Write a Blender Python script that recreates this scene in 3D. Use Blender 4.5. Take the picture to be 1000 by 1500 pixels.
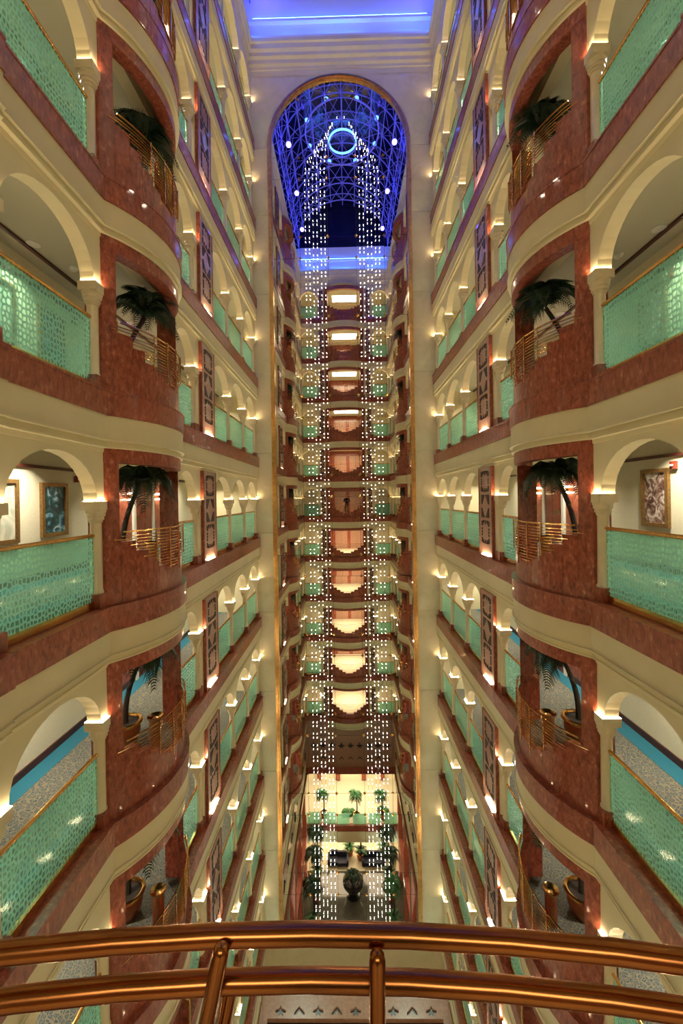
import bpy, bmesh, math, random
from mathutils import Vector, Matrix
random.seed(7)
for o in list(bpy.data.objects): bpy.data.objects.remove(o)
S = bpy.context.scene
COL = S.collection
PI = math.pi

# ------------------------------------------------------------------ camera, world, exposure
ZC = 33.0                       # eye height above the lobby floor
cam_d = bpy.data.cameras.new('camera'); cam = bpy.data.objects.new('camera', cam_d); COL.objects.link(cam)
cam_d.sensor_fit = 'VERTICAL'; cam_d.sensor_height = 36.0; cam_d.sensor_width = 24.0
cam_d.lens = 583.0*36.0/1500.0
cam_d.shift_y = -21.0/1500.0
cam_d.clip_start = 0.02; cam_d.clip_end = 300
cam.matrix_world = Matrix.Translation((0, 0, ZC)) @ Matrix.Rotation(math.radians(0.78), 4, 'Z') @ Matrix.Rotation(PI/2, 4, 'X') @ Matrix.Rotation(math.radians(-0.9), 4, 'Z')
S.camera = cam
S.view_settings.view_transform = 'Standard'; S.view_settings.look = 'None'
S.view_settings.exposure = 0.27; S.view_settings.gamma = 1.0; S.view_settings.use_curve_mapping = False
W = bpy.data.worlds.new('night'); S.world = W; W.use_nodes = True
W.node_tree.nodes['Background'].inputs[0].default_value = (0.02, 0.03, 0.12, 1)
W.node_tree.nodes['Background'].inputs[1].default_value = 0.3
WARM = (1.0, 0.74, 0.42); NEUTRAL = (1.0, 0.86, 0.64); BLUE = (0.08, 0.06, 1.0)
E_CAP, E_PIL, E_DOWN, E_ROOM, E_LED, E_BEAD = 88.0, 380.0, 40.0, 200.0, 60.0, 16.0

# ------------------------------------------------------------------ geometry constants
M = 17.5                        # distance of the mirrored end wall
H = 3.5                         # storey height
def FL(L): return ZC - 1.5 + H*L
LEVELS = list(range(-5, 6))
UE = 3.84; UC = 4.06; UW0, UW1 = 3.95, 4.17; UB = 6.0; UI = 4.25
NUM = ['', 'one', 'two', 'three', 'four', 'five']
def lvl(L):
    if L == 0: return 'middle storey'
    return '%s storey%s %s middle' % (NUM[abs(L)], '' if abs(L) == 1 else 's', 'above' if L > 0 else 'below')
SIDE = {-1: 'left', 1: 'right'}

# ------------------------------------------------------------------ helpers
def empty(name, loc=(0,0,0), parent=None):
    o = bpy.data.objects.new(name, None); COL.objects.link(o); o.location = loc
    o.empty_display_size = 0.1
    if parent: o.parent = parent
    return o
def tag(o, label, cat, group=None):
    o['label'] = label; o['category'] = cat
    if group: o['group'] = group
    return o
def struct(o): o['kind'] = 'structure'; return o
def link(name, me, parent=None, loc=(0,0,0)):
    o = bpy.data.objects.new(name, me); COL.objects.link(o); o.location = loc
    if parent: o.parent = parent
    return o
class MB:
    def __init__(s): s.v = []; s.f = []
    def add(s, vs, fs):
        b = len(s.v); s.v += [tuple(p) for p in vs]; s.f += [tuple(b+i for i in f) for f in fs]; return s
    def box(s, x0, x1, y0, y1, z0, z1):
        return s.add([(x0,y0,z0),(x1,y0,z0),(x1,y1,z0),(x0,y1,z0),(x0,y0,z1),(x1,y0,z1),(x1,y1,z1),(x0,y1,z1)],
                     [(3,2,1,0),(4,5,6,7),(0,1,5,4),(1,2,6,5),(2,3,7,6),(3,0,4,7)])
    def prism(s, poly, z0, z1):                     # poly: (a,b) list, extruded along z
        n = len(poly)
        return s.add([(a,b,z0) for a,b in poly]+[(a,b,z1) for a,b in poly],
                     [tuple(range(n-1,-1,-1)), tuple(range(n,2*n))]+[(i,(i+1)%n,n+(i+1)%n,n+i) for i in range(n)])
    def plate(s, poly, y0, y1):                     # poly: (x,z) list, extruded along y
        n = len(poly)
        return s.add([(a,y0,b) for a,b in poly]+[(a,y1,b) for a,b in poly],
                     [tuple(range(n)), tuple(range(2*n-1,n-1,-1))]+[(i,(i+1)%n,n+(i+1)%n,n+i) for i in range(n)])
    def lathe(s, prof, n=12, c=(0,0,0)):            # prof: (r,z)
        vs = []; fs = []
        for r,z in prof:
            for k in range(n):
                a = 2*PI*(k+.5)/n; vs.append((c[0]+r*math.cos(a), c[1]+r*math.sin(a), c[2]+z))
        m = len(prof)
        for i in range(m-1):
            for k in range(n): fs.append((i*n+k, i*n+(k+1)%n, (i+1)*n+(k+1)%n, (i+1)*n+k))
        fs.append(tuple(range(n-1,-1,-1))); fs.append(tuple((m-1)*n+k for k in range(n)))
        return s.add(vs, fs)
    def tube(s, pts, r, n=8, cap=True, closed=False):
        pts = [Vector(p) for p in pts]; m = len(pts); vs = []; fs = []
        rs = r if isinstance(r, (list, tuple)) else [r]*m
        for i,p in enumerate(pts):
            if closed: d = pts[(i+1)%m]-pts[i-1]
            else: d = pts[min(i+1,m-1)]-pts[max(i-1,0)]
            d.normalize()
            up = Vector((0,0,1)) if abs(d.z) < .95 else Vector((0,1,0))
            a = d.cross(up).normalized(); b = a.cross(d)
            for k in range(n):
                t = 2*PI*k/n; vs.append(p+a*math.cos(t)*rs[i]+b*math.sin(t)*rs[i])
        for i in range(m if closed else m-1):
            j = (i+1)%m
            for k in range(n): fs.append((i*n+k, i*n+(k+1)%n, j*n+(k+1)%n, j*n+k))
        if cap and not closed:
            fs.append(tuple(range(n-1,-1,-1))); fs.append(tuple((m-1)*n+k for k in range(n)))
        return s.add(vs, fs)
    def map(s, fn): s.v = [tuple(fn(*p)) for p in s.v]; return s
    def mesh(s, name, mat, smooth=False):
        me = bpy.data.meshes.new(name); me.from_pydata(s.v, [], s.f)
        bm = bmesh.new(); bm.from_mesh(me); bmesh.ops.recalc_face_normals(bm, faces=bm.faces); bm.to_mesh(me); bm.free()
        me.materials.append(mat)
        if smooth:
            try: me.shade_auto_smooth
            except Exception: pass
            for p in me.polygons: p.use_smooth = True
            try: me.set_sharp_from_angle(angle=math.radians(40))
            except Exception: pass
        me.update(); return me
    def build(s, name, mat, parent=None, loc=(0,0,0), smooth=False):
        return link(name, s.mesh(name, mat, smooth), parent, loc)

# ------------------------------------------------------------------ materials
def mat(name, base=(.8,.8,.8), rough=.5, metal=0., coat=0., emit=None, es=0., spec=.5):
    m = bpy.data.materials.new(name); m.use_nodes = True
    b = m.node_tree.nodes['Principled BSDF']
    b.inputs['Base Color'].default_value = (*base,1); b.inputs['Roughness'].default_value = rough
    b.inputs['Metallic'].default_value = metal; b.inputs['Coat Weight'].default_value = coat
    b.inputs['Coat Roughness'].default_value = .04; b.inputs['Specular IOR Level'].default_value = spec
    if emit: b.inputs['Emission Color'].default_value = (*emit,1); b.inputs['Emission Strength'].default_value = es
    return m
def noise_mat(name, stops, scale=3., detail=8., rough=.5, metal=0., coat=0., bump=0., distortion=0., stretch=(1,1,1)):
    m = mat(name, stops[0][1], rough, metal, coat); nt = m.node_tree; N = nt.nodes; b = N['Principled BSDF']
    g = N.new('ShaderNodeNewGeometry'); mp = N.new('ShaderNodeMapping'); mp.inputs['Scale'].default_value = stretch
    n = N.new('ShaderNodeTexNoise'); n.inputs['Scale'].default_value = scale; n.inputs['Detail'].default_value = detail
    n.inputs['Distortion'].default_value = distortion; n.inputs['Roughness'].default_value = .6
    r = N.new('ShaderNodeValToRGB')
    while len(r.color_ramp.elements) < len(stops): r.color_ramp.elements.new(.5)
    for e,(p,c) in zip(r.color_ramp.elements, stops): e.position = p; e.color = (*c,1)
    nt.links.new(g.outputs['Position'], mp.inputs[0]); nt.links.new(mp.outputs[0], n.inputs['Vector'])
    nt.links.new(n.outputs['Fac'], r.inputs[0]); nt.links.new(r.outputs[0], b.inputs['Base Color'])
    if bump:
        bp = N.new('ShaderNodeBump'); bp.inputs['Strength'].default_value = bump; bp.inputs['Distance'].default_value = .01
        nt.links.new(n.outputs['Fac'], bp.inputs['Height']); nt.links.new(bp.outputs[0], b.inputs['Normal'])
    return m
CREAM = noise_mat('cream_plaster', [(.3,(.65,.57,.36)),(.7,(.71,.63,.41))], 1.2, 3, .55)
CREAMSTONE = noise_mat('cream_stone', [(.3,(.66,.56,.36)),(.7,(.74,.64,.43))], 5, 6, .3, coat=.2)
PANEL = noise_mat('pale_marble', [(.25,(.58,.51,.34)),(.5,(.66,.59,.41)),(.75,(.70,.63,.46))], 1.6, 8, .4, coat=.08, distortion=1.2)
RED = noise_mat('red_marble', [(.33,(.14,.024,.013)),(.47,(.26,.055,.029)),(.60,(.34,.088,.048)),(.74,(.55,.25,.16))], 16, 12, .3, coat=.3, distortion=.5, stretch=(1,1,.5))
ROSE = noise_mat('rose_marble', [(.3,(.34,.17,.11)),(.7,(.46,.26,.18))], 8, 8, .3, coat=.3)
BRASS = noise_mat('brass', [(.3,(.62,.32,.10)),(.7,(.78,.46,.17))], 12, 4, .16, metal=1)
BRASSD = noise_mat('polished_bronze', [(.3,(.33,.125,.035)),(.7,(.40,.155,.048))], 9, 4, .22, metal=1)
GOLD = noise_mat('gilded_frame', [(.3,(.60,.32,.10)),(.7,(.85,.55,.22))], 6, 6, .28, metal=1, bump=.3)
BRONZE = mat('dark_bronze', (.022,.008,.008), .5, .0)
DARK = mat('dark_gap', (.01,.01,.01), .6)
DARKWOOD = noise_mat('dark_wood', [(.3,(.05,.012,.008)),(.7,(.09,.022,.014))], 6, 5, .35)
DOORRED = noise_mat('mahogany_door', [(.3,(.20,.030,.018)),(.7,(.30,.055,.03))], 4, 6, .25, coat=.4, stretch=(4,4,.4))
WALLPAPER = noise_mat('cream_wallpaper', [(.3,(.70,.65,.48)),(.7,(.76,.71,.54))], 20, 3, .6)
WHITE = mat('white_paint', (.75,.73,.66), .5)
CEIL = mat('ceiling_paint', (.50,.48,.36), .6)
COVE = mat('cove_paint', (.75,.73,.72), .5)
TEALCARPET = noise_mat('teal_carpet', [(.3,(.006,.085,.13)),(.7,(.01,.12,.17))], 60, 3, .95)
TRUNK = noise_mat('palm_trunk', [(.3,(.012,.008,.005)),(.7,(.035,.022,.012))], 30, 4, .8)
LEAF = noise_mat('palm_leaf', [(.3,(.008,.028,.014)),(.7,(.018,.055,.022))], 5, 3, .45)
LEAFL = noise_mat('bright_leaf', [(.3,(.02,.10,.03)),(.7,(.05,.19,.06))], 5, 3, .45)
SOIL = mat('dark_soil', (.02,.012,.008), .9)
COPPER = noise_mat('copper_pot', [(.3,(.35,.11,.05)),(.7,(.5,.18,.08))], 5, 4, .3, metal=.8)
BLACK = mat('black_lacquer', (.008,.008,.01), .15, coat=.5)
NAVY = mat('navy_upholstery', (.012,.014,.035), .7)
STEELBLUE = mat('blue_painted_steel', (.28,.26,.75), .4)
NIGHT = mat('night_glass', (.004,.005,.03), .12, 0, .3)
ETILE = noise_mat('lobby_stone', [(.3,(.055,.055,.045)),(.7,(.095,.09,.07))], 2, 6, .12, coat=.4)
LAMPW = mat('uplight_glow', (0,0,0), .5, emit=(1.0,.75,.44), es=E_CAP)
LAMPP = mat('pilaster_uplight_glow', (0,0,0), .5, emit=(1.0,.74,.48), es=E_PIL)
LAMPD = mat('downlight_glow', (0,0,0), .5, emit=(1.0,.93,.75), es=26.)
LED = mat('blue_led', (0,0,0), .5, emit=(.05,.17,1.0), es=E_LED)
BEAD = mat('bead_glow', (0,0,0), .5, emit=(1.0,.95,.84), es=E_BEAD)
SCONCE = mat('sconce_glow', (0,0,0), .5, emit=(1.0,.86,.6), es=25.)
FLOODM = mat('flood_lens_glow', (0,0,0), .5, emit=(.85,1.0,.85), es=25.)
EXITM = mat('exit_sign_glow', (.0,.1,.1), .5, emit=(.1,.75,.75), es=2.)
BLUELAMP = mat('blue_lamp_glow', (0,0,0), .5, emit=(.06,.20,1.0), es=7.)
BEAD.cycles.emission_sampling = 'NONE'
LAMPD.cycles.emission_sampling = 'NONE'

def mirror_mat():
    m = mat('mirror_glass', (.80,.77,.72), .0, 1.0); return m
MIRROR = mirror_mat()

def glass_mat():
    m = bpy.data.materials.new('etched_teal_glass'); m.use_nodes = True; nt = m.node_tree; N = nt.nodes; L = nt.links
    for n in list(N): N.remove(n)
    out = N.new('ShaderNodeOutputMaterial'); tc = N.new('ShaderNodeTexCoord')
    sep = N.new('ShaderNodeSeparateXYZ'); L.new(tc.outputs['Object'], sep.inputs[0])
    add = N.new('ShaderNodeMath'); L.new(sep.outputs[0], add.inputs[0]); L.new(sep.outputs[1], add.inputs[1])
    mz = N.new('ShaderNodeMath'); mz.operation = 'MULTIPLY'; mz.inputs[1].default_value = .72; L.new(sep.outputs[2], mz.inputs[0])
    cb = N.new('ShaderNodeCombineXYZ'); L.new(add.outputs[0], cb.inputs[0]); L.new(mz.outputs[0], cb.inputs[1])
    vo = N.new('ShaderNodeTexVoronoi'); vo.voronoi_dimensions = '2D'; vo.feature = 'DISTANCE_TO_EDGE'
    vo.inputs['Scale'].default_value = 17; vo.inputs['Randomness'].default_value = .65; L.new(cb.outputs[0], vo.inputs['Vector'])
    gt = N.new('ShaderNodeMath'); gt.operation = 'GREATER_THAN'; gt.inputs[1].default_value = .16; L.new(vo.outputs['Distance'], gt.inputs[0])
    tr = N.new('ShaderNodeBsdfTransparent'); tr.inputs[0].default_value = (.66,.92,.83,1)
    df = N.new('ShaderNodeBsdfDiffuse'); df.inputs[0].default_value = (.38,.58,.49,1)
    tl = N.new('ShaderNodeBsdfTranslucent'); tl.inputs[0].default_value = (.42,.76,.64,1)
    m1 = N.new('ShaderNodeMixShader'); m1.inputs[0].default_value = .62; L.new(df.outputs[0], m1.inputs[1]); L.new(tl.outputs[0], m1.inputs[2])
    hole = N.new('ShaderNodeMixShader'); hole.inputs[0].default_value = .82; L.new(m1.outputs[0], hole.inputs[1]); L.new(tr.outputs[0], hole.inputs[2])
    fro = N.new('ShaderNodeMixShader'); fro.inputs[0].default_value = .34; L.new(m1.outputs[0], fro.inputs[1]); L.new(tr.outputs[0], fro.inputs[2])
    m2 = N.new('ShaderNodeMixShader'); L.new(gt.outputs[0], m2.inputs[0]); L.new(fro.outputs[0], m2.inputs[1]); L.new(hole.outputs[0], m2.inputs[2])
    gl = N.new('ShaderNodeBsdfGlossy'); gl.inputs['Roughness'].default_value = .06; gl.inputs[0].default_value = (.9,1,.95,1)
    fr = N.new('ShaderNodeFresnel'); fr.inputs[0].default_value = 1.4
    m3 = N.new('ShaderNodeMixShader'); bf = N.new('ShaderNodeNewGeometry'); inv = N.new('ShaderNodeMath'); inv.operation = 'SUBTRACT'; inv.inputs[0].default_value = 1.0; L.new(bf.outputs['Backfacing'], inv.inputs[1])
    fm = N.new('ShaderNodeMath'); fm.operation = 'MULTIPLY'; L.new(fr.outputs[0], fm.inputs[0]); L.new(inv.outputs[0], fm.inputs[1]); L.new(fm.outputs[0], m3.inputs[0]); L.new(m2.outputs[0], m3.inputs[1]); L.new(gl.outputs[0], m3.inputs[2])
    L.new(m3.outputs[0], out.inputs[0]); return m
GLASS = glass_mat()
SHOPGLASS = mat('shopfront_glass', (.16,.24,.20), .08, 0, .5)

def carpet_mat():
    m = mat('patterned_carpet', (.3,.3,.25), .95); nt = m.node_tree; N = nt.nodes; L = nt.links
    g = N.new('ShaderNodeNewGeometry'); vo = N.new('ShaderNodeTexVoronoi'); vo.inputs['Scale'].default_value = 15.0; vo.feature = 'DISTANCE_TO_EDGE'
    L.new(g.outputs['Position'], vo.inputs['Vector'])
    no = N.new('ShaderNodeTexNoise'); no.inputs['Scale'].default_value = 30; L.new(g.outputs['Position'], no.inputs['Vector'])
    ad = N.new('ShaderNodeMath'); ad.operation = 'MULTIPLY'; L.new(vo.outputs['Distance'], ad.inputs[0]); L.new(no.outputs['Fac'], ad.inputs[1])
    r = N.new('ShaderNodeValToRGB'); r.color_ramp.interpolation = 'CONSTANT'
    for i,(p,c) in enumerate([(0,(.15,.125,.08)),(.05,(.025,.05,.065)),(.12,(.13,.115,.08)),(.17,(.015,.05,.07)),(.22,(.11,.095,.06))]):
        e = r.color_ramp.elements[i] if i < 2 else r.color_ramp.elements.new(p)
        e.position = p; e.color = (*c,1)
    L.new(ad.outputs[0], r.inputs[0]); L.new(r.outputs[0], N['Principled BSDF'].inputs['Base Color']); return m
CARPET = carpet_mat()

def art_mat(name, stops, scale, seed):
    m = mat(name, (.5,.5,.5), .45); nt = m.node_tree; N = nt.nodes; L = nt.links
    tc = N.new('ShaderNodeTexCoord'); mp = N.new('ShaderNodeMapping'); mp.inputs['Location'].default_value = (seed, seed*.37, seed*1.7)
    L.new(tc.outputs['Object'], mp.inputs[0])
    no = N.new('ShaderNodeTexNoise'); no.inputs['Scale'].default_value = scale; no.inputs['Detail'].default_value = 7; no.inputs['Distortion'].default_value = 1.5
    L.new(mp.outputs[0], no.inputs['Vector'])
    r = N.new('ShaderNodeValToRGB')
    while len(r.color_ramp.elements) < len(stops): r.color_ramp.elements.new(.5)
    for e,(p,c) in zip(r.color_ramp.elements, stops): e.position = p; e.color = (*c,1)
    L.new(no.outputs['Fac'], r.inputs[0]); L.new(r.outputs[0], N['Principled BSDF'].inputs['Base Color']); return m
ART = [art_mat('floral_canvas', [(.38,(.01,.03,.05)),(.52,(.02,.10,.11)),(.60,(.12,.32,.50)),(.68,(.65,.75,.80)),(.75,(.35,.08,.06))], 4, 1.3),
       art_mat('seascape_canvas', [(.35,(.30,.33,.26)),(.55,(.62,.62,.50)),(.7,(.75,.74,.66))], 2, 4.1),
       art_mat('figure_canvas', [(.35,(.05,.02,.015)),(.47,(.20,.10,.08)),(.55,(.42,.34,.28)),(.65,(.70,.66,.60))], 6, 7.7),
       art_mat('landscape_canvas', [(.35,(.04,.07,.05)),(.5,(.18,.22,.14)),(.65,(.55,.52,.40))], 3, 9.2)]
GILT = noise_mat('gilt_picture_frame', [(.3,(.20,.11,.035)),(.7,(.34,.20,.07))], 20, 4, .4, metal=.6)

# ------------------------------------------------------------------ wall-run geometry (local: t along the run, u away from the atrium, z up from the storey floor)
def arc_pts(tc, uc, R, t0, t1, n):
    a0 = math.asin(max(-1,min(1,(t0-tc)/R))); a1 = math.asin(max(-1,min(1,(t1-tc)/R)))
    return [(tc+R*math.sin(a0+(a1-a0)*i/n), uc-R*math.cos(a0+(a1-a0)*i/n)) for i in range(n+1)]
class Bay:
    def __init__(s, tc, half, prot):
        s.tc, s.half = tc, half; s.R = (half*half+prot*prot)/(2*prot); s.uc = UE-prot+s.R; s.Rw = s.R-.09
    def u(s, t, R=None):
        R = R or s.Rw; return s.uc-math.sqrt(max(0,R*R-(t-s.tc)**2))
SB = Bay(7.75, 1.36, .51)       # side bays
NB = Bay(-.05, 1.75, .53)        # bay of the camera's wall
def offset_path(path, off):
    out = []; n = len(path)
    for i,(t,u) in enumerate(path):
        a = path[max(i-1,0)]; b = path[min(i+1,n-1)]; dt, du = b[0]-a[0], b[1]-a[1]; l = math.hypot(dt,du) or 1
        out.append((t-du/l*off, u+dt/l*off))
    return out
def sweep(mb, path, prof):
    rows = [[(t,u,z) for t,u in offset_path(path, off)] for off,z in prof]; n = len(path); vs = []; fs = []
    for r in rows: vs += r
    for j in range(len(prof)-1):
        for i in range(n-1): fs.append((j*n+i, j*n+i+1, (j+1)*n+i+1, (j+1)*n+i))
    return mb.add(vs, fs)
FASCIA = [(0.025,-.605),(0.025,-.985),(.0,-.99),(.0,-1.02),(.055,-1.025),(.055,-1.10),(.035,-1.105),(.035,-1.13),(.095,-1.135),(.105,-1.2),(.15,-1.205)]
def arcade(mb, t0, t1, spans, solids, zs=1.5, ztop=2.62, rise=.72):
    """solid wall above springing from t0 to t1 with arched openings; spans: (a,b) openings; solids: (a,b,zbottom)"""
    cuts = sorted([(a,b,'arch',0) for a,b in spans]+[(a,b,'solid',z) for a,b,z in solids])
    def block(a, b, z):
        if b-a > 1e-4: mb.box(a,b,UW0,UW1,z,ztop)
    cur = t0
    for a,b,kind,z in cuts:
        block(cur, a, zs)
        if kind == 'solid': block(a, b, z)
        else:
            n = 16; c, r = (a+b)/2, (b-a)/2
            P = [(c-r*math.cos(PI*i/n), zs+rise*math.sin(PI*i/n)) for i in range(n+1)]
            for i in range(n):
                (x0,h0),(x1,h1) = P[i],P[i+1]
                vs = [(x0,UW0,h0),(x1,UW0,h1),(x1,UW0,ztop),(x0,UW0,ztop),(x0,UW1,h0),(x1,UW1,h1),(x1,UW1,ztop),(x0,UW1,ztop)]
                mb.add(vs, [(0,1,2,3),(7,6,5,4),(0,4,5,1)])
        cur = b
    block(cur, t1, zs)
    return mb

TFS = {-1: lambda t,u,z: (-u,t,z), 1: lambda t,u,z: (u,t,z), 0: lambda t,u,z: (t,UE-u,z)}
def V_h(d):                     # height of the stepped balcony parapet at fraction d of the half width
    for lim,h in ((.84,1.0),(.68,.82),(.52,.64),(.34,.46),(.18,.30)):
        if d >= lim: return h
    return .2
STEPS = [1.0,.84,.68,.52,.34,.18]

def bay_meshes(bay, tf, key):
    tc, hw = bay.tc, bay.half; out = {}
    ti0, ti1 = tc-hw+.03, tc+hw-.03; pw = .17 if key != 0 else .30
    n = 24
    mb = MB()
    for a,b in ((ti0,ti0+pw),(ti1-pw,ti1)):
        mb.prism(arc_pts(tc,bay.uc,bay.Rw,a,b,6)+[(b,4.22),(a,4.22)], -.21, 2.16)
    out['pillar'] = [MB().prism(arc_pts(tc,bay.uc,bay.Rw,a,b,6)+[(b,4.22),(a,4.22)], -.21, 2.14).map(tf).mesh('pillar', RED) for a,b in ((ti0,ti0+pw),(ti1-pw,ti1))]
    li = MB(); o = arc_pts(tc,bay.uc,bay.Rw+.012,ti0-.01,ti1+.01,n); i_ = arc_pts(tc,bay.uc,bay.Rw-.22,ti0+.05,ti1-.05,n)
    li.prism(o+i_[::-1], 2.14, 2.46); out['lintel'] = li.map(tf).mesh('lintel', RED)
    # stepped parapet: slabs of falling height
    slabs = []
    bps = sorted(set([tc+s*d*hw for d in STEPS[1:] for s in (-1,1)]+[ti0+pw-.001, ti1-pw+.001]))
    bps = [b for b in bps if ti0+pw-.002 <= b <= ti1-pw+.002]
    for a,b in zip(bps[:-1], bps[1:]):
        h = V_h(abs((a+b)/2-tc)/hw)
        oo = arc_pts(tc,bay.uc,bay.Rw,a+.002,b-.002,5); ii = arc_pts(tc,bay.uc,bay.Rw-.12,a+.002,b-.002,5)
        slabs.append(MB().prism(oo+ii[::-1], -.21, h).map(tf).mesh('parapet_slab', RED))
    out['parapet_slab'] = slabs
    # horizontal brass rods between the steps
    rods = []
    Rr = bay.Rw+.03; z = .985; k = 0; sp = .0546
    while z > .24:
        lim = [d for d in STEPS[1:]+[.05] if True]
        d = 1.0
        for dd in STEPS[1:]:
            if V_h(dd+.001) >= z-.02: d = dd
        ext = .12 if k % 2 == 0 else .03
        w = min(d*hw+ext, hw-.1)
        if k == 0: w = hw-.22
        pts = [(t,u,z) for t,u in arc_pts(tc,bay.uc,Rr,tc-w,tc+w,28 if key == 0 else 16)]
        rods.append(MB().tube(pts, .0115 if key == 0 else (.016 if k == 0 else .009), 14 if key == 0 else 6).map(tf).mesh('brass_rod', BRASSD if key == 0 else BRASS, True))
        z -= sp; k += 1
        if key != 0 and k == 1: z -= .02
    out['brass_rod'] = rods
    posts = []
    if key != 0:
        for d in (-.42,-.14,.14,.42):
            t = tc+d*hw; zb = V_h(abs(d))-.05; u = bay.u(t, Rr+.02)
            posts.append(MB().box(t-.012,t+.012,u-.006,u+.008,zb,1.0).map(tf).mesh('brass_post', BRASS))
    out['brass_post'] = posts
    return out
BAYM = {k: bay_meshes(SB if k else NB, TFS[k], k) for k in (-1,1,0)}

# ------------------------------------------------------------------ column, shared meshes
def capital_mb():
    mb = MB(); mb.box(-.148,.148,-.148,.148,1.36,1.50)
    mb.lathe([(.15,1.37),(.15,1.325),(.140,1.315),(.140,1.265),(.122,1.255),(.122,1.205),(.104,1.195),(.098,1.16),(.085,1.15)], 16)
    return mb
CAP = capital_mb().mesh('capital', CREAMSTONE)
SHAFT = MB().lathe([(.105,0.0),(.105,.05),(.09,.07),(.084,1.17)], 14).mesh('shaft', CREAMSTONE, True)
BASE = MB().box(-.13,.13,-.13,.13,-.20,.02).mesh('base_block', RED)
def ring_mb():
    mb = MB(); z = 1.508
    for x0,x1,y0,y1 in ((-.144,.144,-.144,-.131),(-.144,.144,.131,.144),(-.144,-.112,-.131,.131),(.112,.144,-.131,.131)):
        mb.add([(x0,y0,1.502),(x1,y0,1.502),(x1,y1,1.502),(x0,y1,1.502)],[(0,1,2,3)])
    return mb
RING = ring_mb().mesh('uplight_strip', LAMPW)
def column_parts(o):
    for n,me in (('base_block',BASE),('shaft',SHAFT),('capital',CAP),('uplight_strip',RING)): link(n, me, o)

COLS = [.4, 2.4, 4.4, 6.38, 10.50, 13.6, 15.55, 17.36]
SPANS = [(.53,2.27),(2.53,4.27),(4.53,6.25),(9.17,10.37),(11.78,13.47),(13.73,15.42),(15.68,17.23)]
PIL = (10.72, 11.72)
# balustrade spans for side runs (between shafts)
BAL = [(.49,2.31),(2.49,4.31),(4.49,6.29),(9.13,10.41),(11.76,13.51),(13.69,15.46),(15.64,17.27)]
BALNAME = {2:'span just before the bay', 3:'span just past the bay', 4:'third span from mirror', 5:'second span from mirror', 6:'span touching mirror wall'}
COLNAME = {2:'at the very edge of view', 3:'just before the bay', 4:'just past the bay', 5:'third from mirror', 6:'second from mirror', 7:'touching mirror wall'}

def bal_meshes(w, along):
    """centred on span middle, along='y' or 'x'"""
    g = MB().box(-.006,.006,-w/2,w/2,-.10,.925); hr = MB().tube([(0,-w/2-.03,.955),(0,w/2+.03,.955)], .03, 10)
    br = MB().box(-.03,.03,-w/2,w/2,-.19,-.085)
    if along == 'x':
        for b in (g,hr,br): b.map(lambda x,y,z: (y,x,z))
    return g.mesh('glass_panel', GLASS), hr.mesh('handrail', BRASS, True), br.mesh('bottom_rail', BRASS)
BALM = [bal_meshes(b-a,'y') for a,b in BAL]
def bal_parts(o, ms):
    for n,me in zip(('glass_panel','handrail','bottom_rail'), ms): link(n, me, o)

# ------------------------------------------------------------------ side storeys
EDGE = [(0.0,3.80),(4.47,3.80),(4.49,UE)]
SIDE_PATH = EDGE+[(SB.tc-SB.half-.02,UE)]+arc_pts(SB.tc,SB.uc,SB.R,SB.tc-SB.half,SB.tc+SB.half,20)+[(SB.tc+SB.half+.02,UE),(M,UE)]
CORR_END = 26.0
def slab_meshes(tf, segs):
    res = []
    for pts in segs:
        a, b = pts[0][0], pts[-1][0]; g = .003
        p = [(pts[0][0]+g,pts[0][1])]+pts[1:-1]+[(pts[-1][0]-g,pts[-1][1])]
        mb = MB().prism(p+[(b-g,UI),(a+g,UI)], -.61, -.24)
        p2 = [(t,u-.012) for t,u in p]
        mb.prism(p2+[(b-g,UI),(a+g,UI)], -.24, -.205)
        res.append(mb.map(tf).mesh('marble_slab', RED))
    return res
def straight_segs(a, b, u, n): return [[(a+(b-a)*i/n,u),(a+(b-a)*(i+1)/n,u)] for i in range(n)]
def bay_segs(bay, n, m=5):
    out = []; 
    A = [bay.tc-bay.half+2*bay.half*i/n for i in range(n+1)]
    for a,b in zip(A[:-1],A[1:]): out.append(arc_pts(bay.tc,bay.uc,bay.R,a,b,m))
    return out
SIDE_SEGS = straight_segs(0,4.48,3.80,3)+straight_segs(4.49,6.388,UE,1)+bay_segs(SB,4)+straight_segs(9.112,M-.005,UE,5)
SM = {}
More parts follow.
